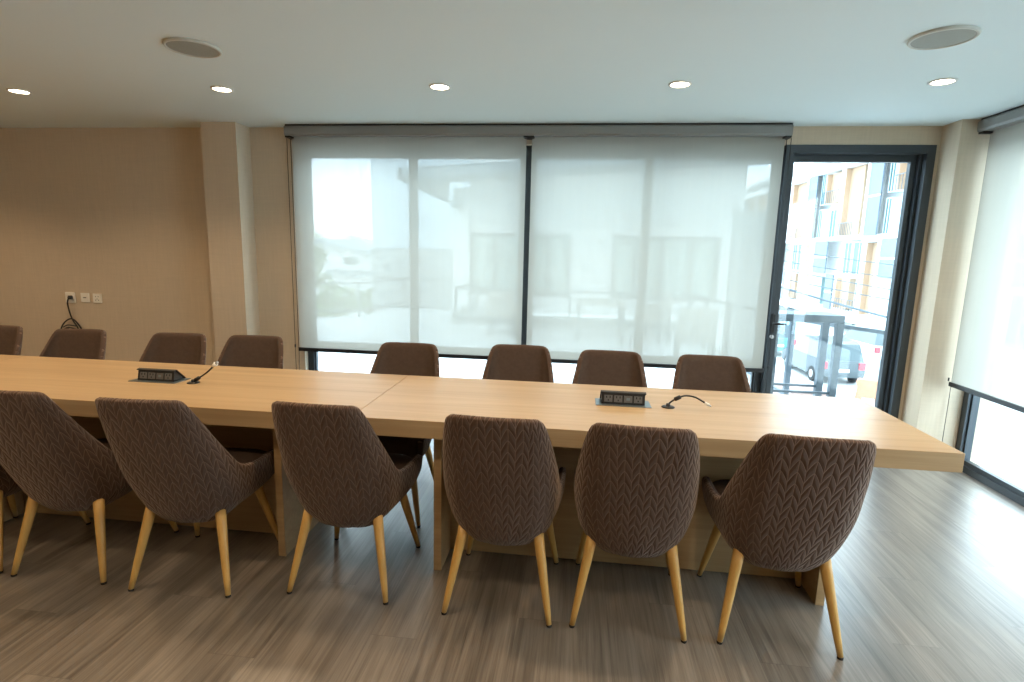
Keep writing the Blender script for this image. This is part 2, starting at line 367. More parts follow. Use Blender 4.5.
# ------------------------------------------------------------------ ceiling fittings
lx = [-3.53, -2.163, -.825, .514, 1.838]; ly = [3.25, 1.90, .58, -.74]
dl = thing('downlight', '', 'ceiling light', (lx[2], ly[0], HC), 0, 'round recessed ceiling downlights')
mesh('lamp_trim', lambda bm: lathe(bm, [(.062, 0), (.063, -.004), (.058, -.007), (.050, -.006), (.050, -.001), (.062, 0)], n=32), M['trimw'], dl)
mesh('lamp_lens', lambda bm: lathe(bm, [(.050, -.002), (.045, -.0045), (0, -.0055)], n=32), M['lamp'], dl)
names_l = ['lit round downlight at the left edge of the ceiling', 'lit round downlight above the left wall column, nearest the left ceiling speaker',
           'lit round downlight above the left roller blind', 'lit round downlight above the roller blind beside the door', 'lit round downlight in front of the right ceiling speaker, above the door']
for i, x in enumerate(lx):
    if i == 2: dl['label'] = names_l[2]
    else: dup(dl, (x, ly[0], HC), 0, names_l[i])
for y in ly:
    for x in [-4.87] + lx:
        L = bpy.data.lights.new('downlight_bulb', 'SPOT'); L.energy = 38; L.color = (1, .71, .43); L.spot_size = math.radians(125); L.spot_blend = .8; L.shadow_soft_size = .045
        o = bpy.data.objects.new('downlight_bulb', L); C.objects.link(o); o.location = (x, y, HC - .02)
def speaker(loc, label):
    t = thing('ceiling_speaker', label, 'speaker', loc, 0, 'round ceiling speakers')
    mesh('speaker_rim', lambda bm: lathe(bm, [(.121, 0), (.123, -.006), (.119, -.012), (.111, -.012), (.110, -.004), (.110, 0)], n=40), M['speaker_rim'], t)
    mesh('speaker_grille', lambda bm: lathe(bm, [(.110, -.0085), (.08, -.011), (0, -.0125)], n=40), M['grille'], t)
speaker((-1.856, 2.585, HC), 'round grey ceiling speaker on the left, between two downlights')
speaker((1.467, 2.635, HC), 'round grey ceiling speaker on the right, near the door')

# ------------------------------------------------------------------ wall sockets and plug lead
def plate(x, z, s, label, kind):
    t = thing('wall_plate', label, 'socket', (x, YB, z))
    mesh('face_plate', lambda bm: box(bm, -s / 2, s / 2, -.010, 0, -s / 2, s / 2, bev=.003), M['socket'], t)
    def pins(bm):
        if kind == 'socket':
            for dx in (-.012, .012): box(bm, dx - .003, dx + .003, -.0112, -.0095, .010, .018)
            for dx in (-.014, .014): box(bm, dx - .004, dx + .004, -.0112, -.0095, -.020, -.013)
            box(bm, -.003, .003, -.0112, -.0095, -.010, -.002)
        elif kind == 'switch': box(bm, -.014, .014, -.0125, -.0095, -.004, .004)
        else: box(bm, -.016, .016, -.0112, -.0095, -.016, .016)
    mesh('slot' if kind != 'switch' else 'button', pins, M['grey_face'] if kind != 'plug' else M['black'], t)
plate(-4.375, .96, .092, 'white wall socket with a black plug in it, leftmost of three plates', 'plug')
plate(-4.232, .964, .080, 'white wall plate with a small slot, middle of three plates', 'switch')
plate(-4.115, .962, .080, 'white wall socket with dark pin holes, rightmost of three plates', 'socket')
def lead(bm):
    def sp(pts, r=.006):
        P = [Vector(p) for p in pts]; o = []
        for i in range(len(P) - 1):
            a, b, c, d = P[max(i - 1, 0)], P[i], P[i + 1], P[min(i + 2, len(P) - 1)]
            for k in range(6):
                s = k / 6; o.append(.5 * ((2 * b) + (c - a) * s + (2 * a - 5 * b + 4 * c - d) * s * s + (3 * b - a - 3 * c + d) * s ** 3))
        o.append(P[-1]); tube(bm, o, r, 8)
    y = 4.25
    sp([(-4.362, y - .004, .962), (-4.372, y - .012, .92), (-4.378, y, .86), (-4.375, y + .01, .80), (-4.345, y, .755), (-4.31, y, .70), (-4.285, y, .62), (-4.30, y, .55), (-4.36, y, .50), (-4.43, y, .52), (-4.475, y, .60), (-4.475, y, .68), (-4.43, y, .745), (-4.375, y + .01, .775), (-4.32, y + .01, .74), (-4.275, y + .01, .66), (-4.27, y + .01, .58), (-4.31, y + .01, .50), (-4.40, y + .01, .475), (-4.46, y + .01, .55), (-4.45, y + .01, .64), (-4.41, y + .015, .70)])
    sp([(-4.445, y - .008, .70), (-4.39, y - .012, .722), (-4.32, y - .008, .715)], .005); sp([(-4.455, y - .008, .675), (-4.39, y - .012, .70), (-4.31, y - .008, .69)], .005)
    tube(bm, [(-4.362, YB - .012, .962), (-4.362, YB - .034, .962)], [.018, .014], 16)
tag(mesh('power_cord', lead, M['black']), 'black power lead looped in a coil below the left wall socket', 'cord')

# ------------------------------------------------------------------ conference tables
def table(x0, x1, label, pin_l, pin_r):
    t = thing('conference_table', label, 'table', ((x0 + x1) / 2, 2.507, 0), 0, 'oak conference tables set end to end')
    h = (x1 - x0) / 2; g = .0012
    mesh('tabletop', lambda bm: box(bm, -h + g, h - g, -.394, .394, .675, .75, bev=.0015), M['oak'], t)
    for x in (-h + pin_l, h - pin_r):
        mesh('leg_panel', lambda bm: box(bm, x - .0175, x + .0175, -.262, .262, 0, .675, bev=.001), M['oak_v'], t)
    for y in (-.070, .070):
        mesh('modesty_panel', lambda bm: box(bm, -h + pin_l + .0175, h - pin_r - .0175, y - .009, y + .009, .004, .672), M['oak_v'], t)
    return t
table(-.913, 1.456, 'oak conference table at the right end of the row, its free end towards the windows', .336, .377)
table(-3.313, -.913, 'oak conference table in the middle of the row, left of the visible tabletop seam', .40, .415)
table(-5.0, -3.313, 'oak conference table at the far left of the row, cut by the picture edge', .40, .40)

def popup(x, y, label):
    t = thing('table_socket_box', label, 'socket box', (x, y, .75), 0, 'pop-up socket boxes in the tabletops')
    mesh('base_plate', lambda bm: box(bm, -.128, .128, -.06, .06, 0, .003, bev=.001), M['steelblue'], t)
    # wedge: near upright face towards the front, sloping lid behind
    prof = [(-.030, .003), (-.020, .052), (-.012, .056), (.045, .003)]
    h = mesh('housing', lambda bm: prism(bm, prof, 'x', -.100, .100), M['black'], t)
    n = Vector((0, -.049, .010)).normalized(); up = Vector((0, .010, .049)).normalized(); c0 = Vector((0, -.025, .0275))
    for k in range(4):
        def face(bm, k=k):
            mat = Matrix.Translation(c0 + Vector((-.069 + .046 * k, 0, 0)) + n * .0008) @ Matrix((( 1, 0, 0), (0, -n.y, up.y), (0, -n.z, up.z))).to_4x4()
            box(bm, -.019, .019, -.001, .001, -.016, .016, mi=0, mat=mat)
            if k == 2:
                box(bm, -.008, .008, -.0018, 0, -.006, .006, mi=2, mat=mat)
            else:
                for dx in (-.008, .008): box(bm, dx - .0025, dx + .0025, -.0018, 0, .002, .012, mi=1, mat=mat)
                box(bm, -.003, .003, -.0018, 0, -.011, -.004, mi=1, mat=mat)
        mesh('outlet', face, [M['grey_face'], M['black'], M['steelblue']], h)
    mesh('lid', lambda bm: prism(bm, [(-.026, .0535), (-.024, .058), (-.008, .0615), (.052, .008), (.048, .004), (-.012, .057)], 'x', -.105, .105), M['black'], t)
    return t
popup(.240, 2.555, 'black pop-up socket box beside the arched cable on the right table')
popup(-2.115, 2.520, 'black pop-up socket box on the middle table, beside the upright cable')

def cable_item(loc, pts, plugr, label, ferr):
    t = thing('table_cable', label, 'cable', loc, 0, None)
    mesh('grommet', lambda bm: (lathe(bm, [(.030, 0), (.030, .003), (.024, .006), (0, .006)], n=24), lathe(bm, [(.011, .006), (.009, .018), (0, .019)], n=16)), M['black'], t)
    P = [Vector(p) for p in pts]; o = []
    for i in range(len(P) - 1):
        a, b, c, d = P[max(i - 1, 0)], P[i], P[i + 1], P[min(i + 2, len(P) - 1)]
        for k in range(8):
            s = k / 8; o.append(.5 * ((2 * b) + (c - a) * s + (2 * a - 5 * b + 4 * c - d) * s * s + (3 * b - a - 3 * c + d) * s ** 3))
    o.append(P[-1])
    mesh('cord', lambda bm: tube(bm, o, .0042, 10), M['black'], t)
    i = int(len(o) * ferr); d = (o[i + 1] - o[i]).normalized()
    mesh('ferrite_bead', lambda bm: tube(bm, [o[i] - d * .017, o[i] - d * .013, o[i] + d * .013, o[i] + d * .017], [.005, .0095, .0095, .005], 14), M['black'], t)
    d = (P[-1] - o[-3]).normalized()
    mesh('plug', lambda bm: (tube(bm, [P[-1] - d * .004, P[-1] + d * .018], [plugr * .8, plugr], 12, 0), tube(bm, [P[-1] + d * .018, P[-1] + d * .030], plugr * .6, 10, 1)), [M['socket'], M['metal']], t)
    return t
cable_item((.447, 2.530, .75), [(0, 0, .01), (.010, 0, .025), (.035, -.005, .045), (.072, -.008, .061), (.115, -.01, .057), (.15, -.012, .040), (.163, -.013, .033)], .007, 'short black cable arching over the right table to a pale plug', .36)
cable_item((-1.914, 2.500, .75), [(0, 0, .01), (.015, 0, .018), (.055, 0, .042), (.090, 0, .068), (.118, 0, .094)], .012, 'short black cable standing up from the middle table with a round pale tip', .32)

# ------------------------------------------------------------------ chairs
def lerp_tab(tab, x):
    if x <= tab[0][0]: return tab[0][1]
    for (a, va), (b, vb) in zip(tab, tab[1:]):
        if x <= b:
            s = (x - a) / (b - a); return va + (vb - va) * s
    return tab[-1][1]
def smooth_tab(tab, x, h=.012): return sum(lerp_tab(tab, x + h * k) for k in (-2, -1, 0, 1, 2)) / 5
TW = [(.29, .125), (.305, .155), (.325, .178), (.35, .195), (.38, .206), (.42, .215), (.47, .222), (.52, .227), (.60, .227), (.70, .217), (.80, .202), (.87, .189)]
TB = [(.29, -.150), (.305, -.172), (.325, -.187), (.35, -.198), (.38, -.210), (.42, -.226), (.50, -.260), (.60, -.298), (.72, -.337), (.87, -.380)]
TS = [(.29, .12), (.31, .165), (.34, .205), (.38, .234), (.42, .243), (.50, .248), (.60, .24), (.87, .20)]      # half width at the arms
TF = [(.29, .10), (.31, .155), (.35, .195), (.40, .215), (.45, .224), (.52, .226)]
def plan(s, z, inset=0):
    """s in -1..1 round the U from front right to front left; 0 is the middle of the back"""
    W = smooth_tab(TW, z) - inset; WS = smooth_tab(TS, z) - inset; B = smooth_tab(TB, z) + inset; F = smooth_tab(TF, z)
    r = min(W * .62, .125) * (1 - .35 * max(0, min(1, (z - .62) / .2))); a = abs(s); sg = 1 if s >= 0 else -1
    flat = W - r; L1 = flat; L2 = r * PI / 2; L3 = (F - (B + r))
    k1, k2 = .30, .56
    if a < k1: x = flat * a / k1; y = B - .012 * (1 - (a / k1) ** 2) * (.5 if z > .5 else .8)
    elif a < k2:
        th = (a - k1) / (k2 - k1) * PI / 2; x = flat + r * math.sin(th); y = B + r - r * math.cos(th)
    else:
        q = (a - k2) / (1 - k2); x = W + (WS - W) * (1 - (1 - q) ** 2.2) - .010 * q ** 4; y = B + r + L3 * q
    return Vector((sg * x, y, z))
def ztop(s):
    a = abs(s)
    tab = [(0, .872), (.30, .872), (.40, .870), (.455, .860), (.485, .825), (.515, .735), (.545, .65), (.575, .58), (.61, .53), (.66, .505), (.75, .495), (.88, .494), (.95, .488), (1.0, .466)]
    return sum(lerp_tab(tab, a + .007 * k) for k in (-2, -1, 0, 1, 2)) / 5 if a < .93 else lerp_tab(tab, a)
def zbot(s):
    a = abs(s); return lerp_tab([(0, .290), (.8, .290), (.93, .305), (1.0, .345)], a)
def build_shell(bm):
    uvl = bm.loops.layers.uv.new('UVMap')
    NS, NT = 84, 20
    g = []; T = .030
    for i in range(NS + 1):
        s = -1 + 2 * i / NS
        col = []
        for j in range(NT + 1):
            t = j / NT; z = zbot(s) + (ztop(s) - zbot(s)) * t
            col.append((plan(s, z), s, z))
        g.append(col)
    # arc length along a reference level, so the stitching keeps its width
    def P(i, j): return g[i][j][0]
    def nrm(i, j):
        a = P(min(i + 1, NS), j) - P(max(i - 1, 0), j); b = P(i, min(j + 1, NT)) - P(i, max(j - 1, 0))
        n = a.cross(b)
        return n.normalized() if n.length > 1e-9 else Vector((0, -1, 0))
    outer = [[bm.verts.new(P(i, j)) for j in range(NT + 1)] for i in range(NS + 1)]
    sgn = 1 if nrm(NS // 2, NT // 2).y < 0 else -1
    inner = [[None] * (NT + 1) for _ in range(NS + 1)]; rim = [[None] * 3 for _ in range(NS + 1)]
    for i in range(NS + 1):
        for j in range(NT + 1):
            n = nrm(i, j) * sgn; n = Vector((n.x, n.y, n.z * .3)).normalized()
            inner[i][j] = bm.verts.new(P(i, j) - n * T + Vector((0, 0, 0)))
        n = nrm(i, NT) * sgn; n = Vector((n.x, n.y, 0)).normalized()
        d = (P(i, NT) - P(i, NT - 1)).normalized(); d = Vector((0, d.y * .5, 1)).normalized()
        for k, (o, h) in enumerate(((.12, .006), (.5, .0105), (.88, .006))):
            rim[i][k] = bm.verts.new(P(i, NT) - n * T * o + d * h)
    sW = lambda s: (plan(s, .55) - plan(0, .55)).length
    us = [0] * (NS + 1)
    for i in range(1, NS + 1): us[i] = us[i - 1] + (plan(-1 + 2 * i / NS, .6) - plan(-1 + 2 * (i - 1) / NS, .6)).length
    mid = us[NS // 2]
    def quad(vs, uv, mi):
        try: f = bm.faces.new(vs)
        except ValueError: return
        f.smooth = True; f.material_index = mi
        for l, q in zip(f.loops, uv): l[uvl].uv = q
    vv = lambda i, j: g[i][j][2] + (0.03 * 0)
    for i in range(NS):
        for j in range(NT):
            uv = [(us[i] - mid, vv(i, j)), (us[i + 1] - mid, vv(i + 1, j)), (us[i + 1] - mid, vv(i + 1, j + 1)), (us[i] - mid, vv(i, j + 1))]
            quad((outer[i][j], outer[i + 1][j], outer[i + 1][j + 1], outer[i][j + 1]), uv, 0)
            quad((inner[i][j], inner[i][j + 1], inner[i + 1][j + 1], inner[i + 1][j]), [(0, 0)] * 4, 1)
        seq = [outer, None]
        A = [outer[i][NT], rim[i][0], rim[i][1], rim[i][2], inner[i][NT]]; B = [outer[i + 1][NT], rim[i + 1][0], rim[i + 1][1], rim[i + 1][2], inner[i + 1][NT]]
        for k in range(4):
            z0 = vv(i, NT) + .007 * k; z1 = vv(i + 1, NT) + .007 * k
            quad((A[k], B[k], B[k + 1], A[k + 1]), [(us[i] - mid, z0), (us[i + 1] - mid, z1), (us[i + 1] - mid, z1 + .007), (us[i] - mid, z0 + .007)], 0 if k < 2 else 1)
    for i in (0, NS):                                                   # close the two arm tips
        for j in range(NT):
            quad((outer[i][j], outer[i][j + 1], inner[i][j + 1], inner[i][j]), [(0, 0)] * 4, 1)
        f = bm.faces.new((outer[i][NT], rim[i][0], rim[i][1], rim[i][2], inner[i][NT])); f.material_index = 0
    bot = [outer[i][0] for i in range(NS + 1)]                          # underside
    c = bm.verts.new((0, 0, .288))
    for i in range(NS):
        f = bm.faces.new((bot[i], c, bot[i + 1])); f.material_index = 1; f.smooth = True
def build_seat(bm):
    prof = [(.296, .72, .0), (.315, .90, .0), (.36, .975, 0), (.42, 1, 0), (.452, .995, 0), (.470, .965, 0), (.480, .90, 0), (.486, .7, 0), (.488, .35, 0)]
    n = 48; loops = []
    for z, k, _ in prof:
        W = (smooth_tab(TS, min(z, .5)) - .024) * k if z > .33 else (smooth_tab(TS, z) - .012) * k
        y0 = -.185; y1 = .236
        cy = (y0 + y1) / 2; hy = (y1 - y0) / 2 * (k if z > .4 else k * .97)
        L = []
        for i in range(n):
            th = 2 * PI * i / n; cx, sx = math.cos(th), math.sin(th); e = 2 / 5.0
            x = W * math.copysign(abs(cx) ** e, cx); y = cy + hy * math.copysign(abs(sx) ** e, sx)
            if y < cy: x *= 1 - .20 * ((cy - y) / hy) ** 1.6
            L.append(bm.verts.new((x, y, z)))
        loops.append(L)
    for a, b in zip(loops, loops[1:]):
        for i in range(n):
            f = bm.faces.new((a[i], a[(i + 1) % n], b[(i + 1) % n], b[i])); f.smooth = True
    bm.faces.new(loops[0][::-1]); f = bm.faces.new(loops[-1]); f.smooth = True
def make_chair(label):
    t = thing('upholstered_chair', label, 'chair')
    mesh('backrest', build_shell, [M['quilt'], M['brown']], t)
    mesh('seat', build_seat, M['brown'], t)
    for sx in (-1, 1):
        for sy in (-1, 1):
            foot = Vector((sx * .212, sy * .222, .008)); top = Vector((sx * .150, sy * .140, .350))
            pts = [foot.lerp(top, k / 6) for k in range(7)]
            l = mesh('leg', lambda bm: tube(bm, pts, [.0105 + .0115 * (k / 6) ** .8 for k in range(7)], 16), M['leg'], t)
            mesh('foot_glide', lambda bm: lathe(bm, [(0, 0), (.0105, 0), (.011, .009), (0, .0095)], (foot.x, foot.y, 0), 14), M['rubber'], l)
    return t
R = math.radians
near = [  # x, y, yaw, label
    (-2.676, 2.15, 0, 'quilted brown chair at the extreme left of the near row, only a leg in view'),
    (-2.176, 2.145, 1, 'quilted brown chair on the near side, cut by the left edge of the picture'),
    (-1.610, 2.135, 3, 'quilted brown chair on the near side in front of the left pop-up socket box'),
    (-.935, 2.205, -1, 'quilted brown chair on the near side, standing across the seam between two tables'),
    (-.257, 2.170, -1.5, 'quilted brown chair on the near side, just right of the seam between tables'),
    (.262, 2.165, -3, 'quilted brown chair on the near side directly in front of the right pop-up socket box'),
    (.818, 2.158, -2.5, 'quilted brown chair on the near side closest to the right end of the tables')]
far = [
    (-3.78, 2.82, 4, 'brown chair on the far side at the left picture edge, before the bare wall'),
    (-3.165, 2.815, 4, 'brown chair on the far side in front of the coiled power lead'),
    (-2.48, 2.83, 4, 'brown chair on the far side behind the left pop-up socket box'),
    (-1.98, 2.86, 4, 'brown chair on the far side in front of the left wall column'),
    (-.99, 2.835, 1, 'brown chair on the far side behind the tabletop seam, before the left blind'),
    (-.32, 2.93, 1, 'brown chair on the far side in front of the gap between the two back blinds'),
    (.205, 2.87, -2, 'brown chair on the far side straight behind the right pop-up socket box'),
    (.77, 2.855, -2, 'brown chair on the far side at the right end, beside the glazed door')]
chair0 = make_chair(near[0][3]); chair0['group'] = 'chairs along the near side of the tables'
chair0.location = (near[0][0], near[0][1], 0); chair0.rotation_euler = (0, 0, R(near[0][2]))
for x, y, a, lb in near[1:]: dup(chair0, (x, y, 0), R(a), lb, 'chairs along the near side of the tables')
for x, y, a, lb in far: dup(chair0, (x, y, 0), PI + R(a), lb, 'chairs along the far side of the tables')

# ------------------------------------------------------------------ terrace outside
TZ = -.13
def terr(bm):
    prism(bm, [(-9, 4.48), (2.80, 4.48), (2.80, -3.2), (8, -3.2), (8, 4.3), (3.3, 4.3), (2.78, 5.05), (2.30, 6.0), (2.22, 8.0), (2.34, 11.6), (-2.6, 11.6), (-2.6, 14.2), (-4.9, 14.2), (-4.9, 12.1), (-9, 10.4)], 'z', TZ - .35, TZ)
struct('terrace', terr, M['tile'])
def railing(label, pts, zt, posts, curb=None, balusters=False):
    t = thing('terrace_railing', label, 'railing', (0, 0, 0), 0, 'grey metal railings round the terrace')
    P = [Vector((x, y, z)) for (x, y), z in zip(pts, zt)]
    mesh('top_rail', lambda bm: [obar(bm, a, b, .05, .035) for a, b in zip(P, P[1:])], M['alu2'], t)
    mesh('bottom_rail', lambda bm: [obar(bm, Vector((a.x, a.y, TZ + .14)), Vector((b.x, b.y, TZ + .14)), .03, .03) for a, b in zip(P, P[1:])], M['alu2'], t)
    for a, b in zip(P, P[1:]):
        n = max(1, round((b - a).length / posts))
        for k in range(n + (1 if b == P[-1] else 0)):
            q = a.lerp(b, k / n)
            mesh('post', lambda bm: box(bm, q.x - .025, q.x + .025, q.y - .025, q.y + .025, TZ, q.z), M['alu2'], t)
        if balusters:
            n = round((b - a).length / .13)
            for k in range(1, n):
                q = a.lerp(b, k / n)
                mesh('baluster', lambda bm: box(bm, q.x - .008, q.x + .008, q.y - .008, q.y + .008, TZ + .15, q.z), M['alu2'], t)
    return t
def obar(bm, a, b, w, h):
    d = b - a; L = d.length; d.normalize(); s = d.cross(Vector((0, 0, 1))).normalized(); u = s.cross(d)
    mat = Matrix((s, d, u)).transposed().to_4x4(); mat.translation = a
    box(bm, -w / 2, w / 2, 0, L, -h / 2, h / 2, mat=mat)
railing('grey terrace railing at the left, in front of the garden trees', [(-8.8, 10.35), (-4.95, 12.05), (-4.55, 14.1)], [.64, .64, .64], 1.5)
railing('grey terrace railing running in front of the annex windows', [(-2.55, 14.0), (-2.55, 11.45), (2.30, 11.45)], [.64, .64, .64], 2.38)
railing('grey terrace railing on the street side, seen through the door', [(2.28, 11.2), (2.16, 8.0), (2.26, 5.97), (2.745, 5.08), (2.98, 4.72)], [.66, .78, .82, .82, .82], 1.9, balusters=False)
tag(mesh('planter_kerb', boxes((-2.5, 2.2, 11.52, 11.6, TZ, .10), (-2.7, -2.62, 11.5, 14.1, TZ, .10)), M['greyb']), 'low grey kerb under the railing before the annex', 'kerb')

def patio_chair(loc, rz, label):
    t = thing('patio_chair', label, 'chair', loc, rz, 'rattan patio chairs on the terrace')
    mesh('backrest', lambda bm: (box(bm, -.25, .25, -.27, -.235, .42, .86, bev=.01)), M['rattan'], t)
    mesh('seat', lambda bm: box(bm, -.25, .25, -.24, .25, .38, .44, bev=.01), M['rattan'], t)
    for s in (-1, 1):
        mesh('armrest', lambda bm: (box(bm, s * .25 - .025, s * .25 + .025, -.24, .25, .62, .65, bev=.005), box(bm, s * .25 - .012, s * .25 + .012, -.22, .24, .44, .62)), M['rattan'], t)
        for y in (-.24, .22): mesh('leg', lambda bm: box(bm, s * .235 - .018, s * .235 + .018, y - .018, y + .018, 0, .39), M['alu2'], t)
patio_chair((-1.36, 10.1, TZ), 0, 'rattan patio chair seen through the left blind, beside the gap between blinds')
patio_chair((1.42, 10.3, TZ), R(60), 'rattan patio chair beside the patio table seen through the right blind')
patio_chair((1.70, 7.95, TZ), R(-6), 'large near rattan patio chair behind the lower right of the right blind')
def ptable(loc, sx, sy, h, name, label, mat, ms, stretch=None):
    t = thing(name, label, 'table', loc)
    mesh('tabletop', lambda bm: box(bm, -sx, sx, -sy, sy, h - .07, h, bev=.008), mat, t)
    for a in (-1, 1):
        for b in (-1, 1):
            mesh('leg', lambda bm: box(bm, a * (sx - .03) - .03, a * (sx - .03) + .03, b * (sy - .03) - .03, b * (sy - .03) + .03, 0, h - .07, bev=.004), ms, t)
    if stretch:
        for b in (-1, 1): mesh('stretcher', lambda bm: box(bm, -sx + .06, sx - .06, b * (sy - .03) - .015, b * (sy - .03) + .015, stretch - .02, stretch), ms, t)
ptable((.45, 10.2, TZ), .42, .42, .72, 'patio_table', 'grey patio table seen through the right blind, left of a rattan chair', M['rattan'], M['alu2'])
ptable((2.09, 5.33, TZ), .305, .17, 1.08, 'bar_table', 'tall open-framed grey bar table with woven top outside the door', M['wicker'], M['alu2'], .37)

# annex building across the terrace
an = thing('annex_building', 'white single-storey annex with grey mono-pitch roof across the terrace', 'building', (0, 14.3, TZ))
an_off = Vector((0, 14.3, TZ))
def sub(name, build, mat, par):
    o = mesh(name, build, mat, par)
    # geometry is written in world coordinates: bring it into the thing's own frame
    root = par
    while root.parent: root = root.parent
    for v in o.data.vertices: v.co -= Vector(root.location)
    return o
def awall(bm):
    box(bm, -2.82, -2.79, 14.3, 18, TZ, 3.6)
    box(bm, -2.79, 4.0, 14.3, 14.5, 1.89, 3.9); box(bm, -2.79, 4.0, 14.3, 14.5, TZ, .30)
    box(bm, -.20, .88, 14.3, 14.5, .30, 1.89); box(bm, 3.50, 4.0, 14.3, 14.5, .30, 1.89)
    box(bm, -3.22, -2.80, 14.1, 14.4, TZ, 3.0); box(bm, 3.8, 4.0, 14.5, 19, TZ, 3.9)
sub('wall', awall, M['white'], an)
def awin(x0, x1, mulls):
    f = sub('window', lambda bm: (box(bm, x0, x0 + .05, 14.27, 14.36, .30, 1.89), box(bm, x1 - .05, x1, 14.27, 14.36, .30, 1.89), box(bm, x0 + .05, x1 - .05, 14.27, 14.36, 1.83, 1.89), box(bm, x0 + .05, x1 - .05, 14.27, 14.36, .30, .36), *[box(bm, m - .025, m + .025, 14.28, 14.36, .36, 1.83) for m in mulls]), M['alu2'], an)
    sub('pane', lambda bm: box(bm, x0 + .05, x1 - .05, 14.37, 14.40, .36, 1.83), M['curtain'], f)
awin(-2.79, -.20, [-2.17, -1.15, -.76]); awin(.88, 3.50, [1.45, 2.12, 2.85])
def aroof(bm):
    def zz(x, y): return 2.63 + .065 * (x + 3.05) + .11 * (y - 9.3)
    A = [(-3.06, 9.3), (4.6, 9.3), (4.6, 14.9), (-3.36, 14.9)]
    lo = [bm.verts.new((x, y, zz(x, y))) for x, y in A]; hi = [bm.verts.new((x, y, zz(x, y) + .16)) for x, y in A]
    bm.faces.new(lo[::-1]); bm.faces.new(hi)
    for i in range(4): bm.faces.new((lo[i], lo[(i + 1) % 4], hi[(i + 1) % 4], hi[i]))
    # barge beam down the left edge
    b0 = [(-3.10, 9.3, 2.60), (-3.04, 9.3, 2.60), (-3.04, 9.3, 2.80), (-3.10, 9.3, 2.80)]; b1 = [(-3.38, 14.1, 2.62), (-3.32, 14.1, 2.62), (-3.32, 14.1, 3.25), (-3.38, 14.1, 3.25)]
    a = [bm.verts.new(p) for p in b0]; b = [bm.verts.new(p) for p in b1]
    bm.faces.new(a[::-1]); bm.faces.new(b)
    for i in range(4): bm.faces.new((a[i], a[(i + 1) % 4], b[(i + 1) % 4], b[i]))
sub('roof', aroof, M['greyroof'], an)
def flood(bm):
    tube(bm, [(-3.30, 13.9, 2.66), (-3.10, 13.6, 2.62)], .025, 8)
    lathe(bm, [(0, 2.60), (.10, 2.56), (.17, 2.47), (.16, 2.46), (0, 2.50)], (-2.98, 13.5, 0), 18)
sub('flood_lamp', flood, M['alu2'], an)

gb = thing('grey_clad_building', 'pale blue building with grey lower wall beyond the left blind', 'building', (-5, 16, -3.6))
sub('upper_wall', lambda bm: box(bm, -6.12, -3.30, 16, 24, 1.46, 4.6), M['bluewhite'], gb)
sub('lower_wall', lambda bm: box(bm, -6.14, -3.28, 15.95, 24, -3.6, 1.46), M['greyb'], gb)
sub('parapet', lambda bm: box(bm, -6.16, -3.26, 15.95, 24, 4.6, 4.72), M['bluewhite'], gb)
for z in (.55, -.3): sub('cladding_band', lambda bm: box(bm, -6.15, -3.27, 15.93, 15.95, z, z + .03), M['alu2'], gb)

tag(mesh('partition_screen', lambda bm: (box(bm, 3.18, 4.1, 12.0, 12.12, -3.6, 2.33), box(bm, 3.14, 4.14, 11.98, 12.14, 2.33, 2.38)), M['greyb']), 'tall grey partition block at the right end of the annex', 'wall')

# house, trees and hillside at the left
GZ = -3.6
def gx(bm):
    box(bm, -60, 45, -10, 110, GZ - .3, GZ)
struct('street', gx, M['road'])
hs = thing('distant_house', 'white gabled house beyond the garden trees', 'house', (-15, 35, GZ))
sub('wall', lambda bm: (box(bm, -20, -12.2, 35, 42, GZ, .75), prism(bm, [(-20, .75), (-12.2, .75), (-17.5, 1.8)], 'y', 35, 42)), M['white'], hs)
def hroof(bm):
    prism(bm, [(-17.6, 1.75), (-17.6, 2.0), (-11.5, .78), (-11.5, .58)], 'y', 34.4, 42.5); prism(bm, [(-17.6, 1.75), (-17.6, 2.0), (-20.9, .78), (-20.9, .58)], 'y', 34.4, 42.5)
sub('roof', hroof, M['greyroof'], hs)
w = sub('window', lambda bm: box(bm, -15.35, -14.35, 34.93, 35.0, .30, .80), M['greyb'], hs)
sub('pane', lambda bm: [box(bm, -15.3 + .31 * k, -15.03 + .31 * k, 34.9, 34.93, .34, .76) for k in range(3)], M['carglass'], w)
w = sub('window', lambda bm: box(bm, -17.9, -17.0, 34.93, 35.0, .20, .75), M['greyb'], hs)
sub('pane', lambda bm: [box(bm, -17.85 + .42 * k, -17.48 + .42 * k, 34.9, 34.93, .24, .71) for k in range(2)], M['carglass'], w)
sub('awning', lambda bm: prism(bm, [(34.2, -.35), (35.0, -.05), (35.0, -.15), (34.2, -.42)], 'x', -16.5, -12.2), M['greyroof'], hs)

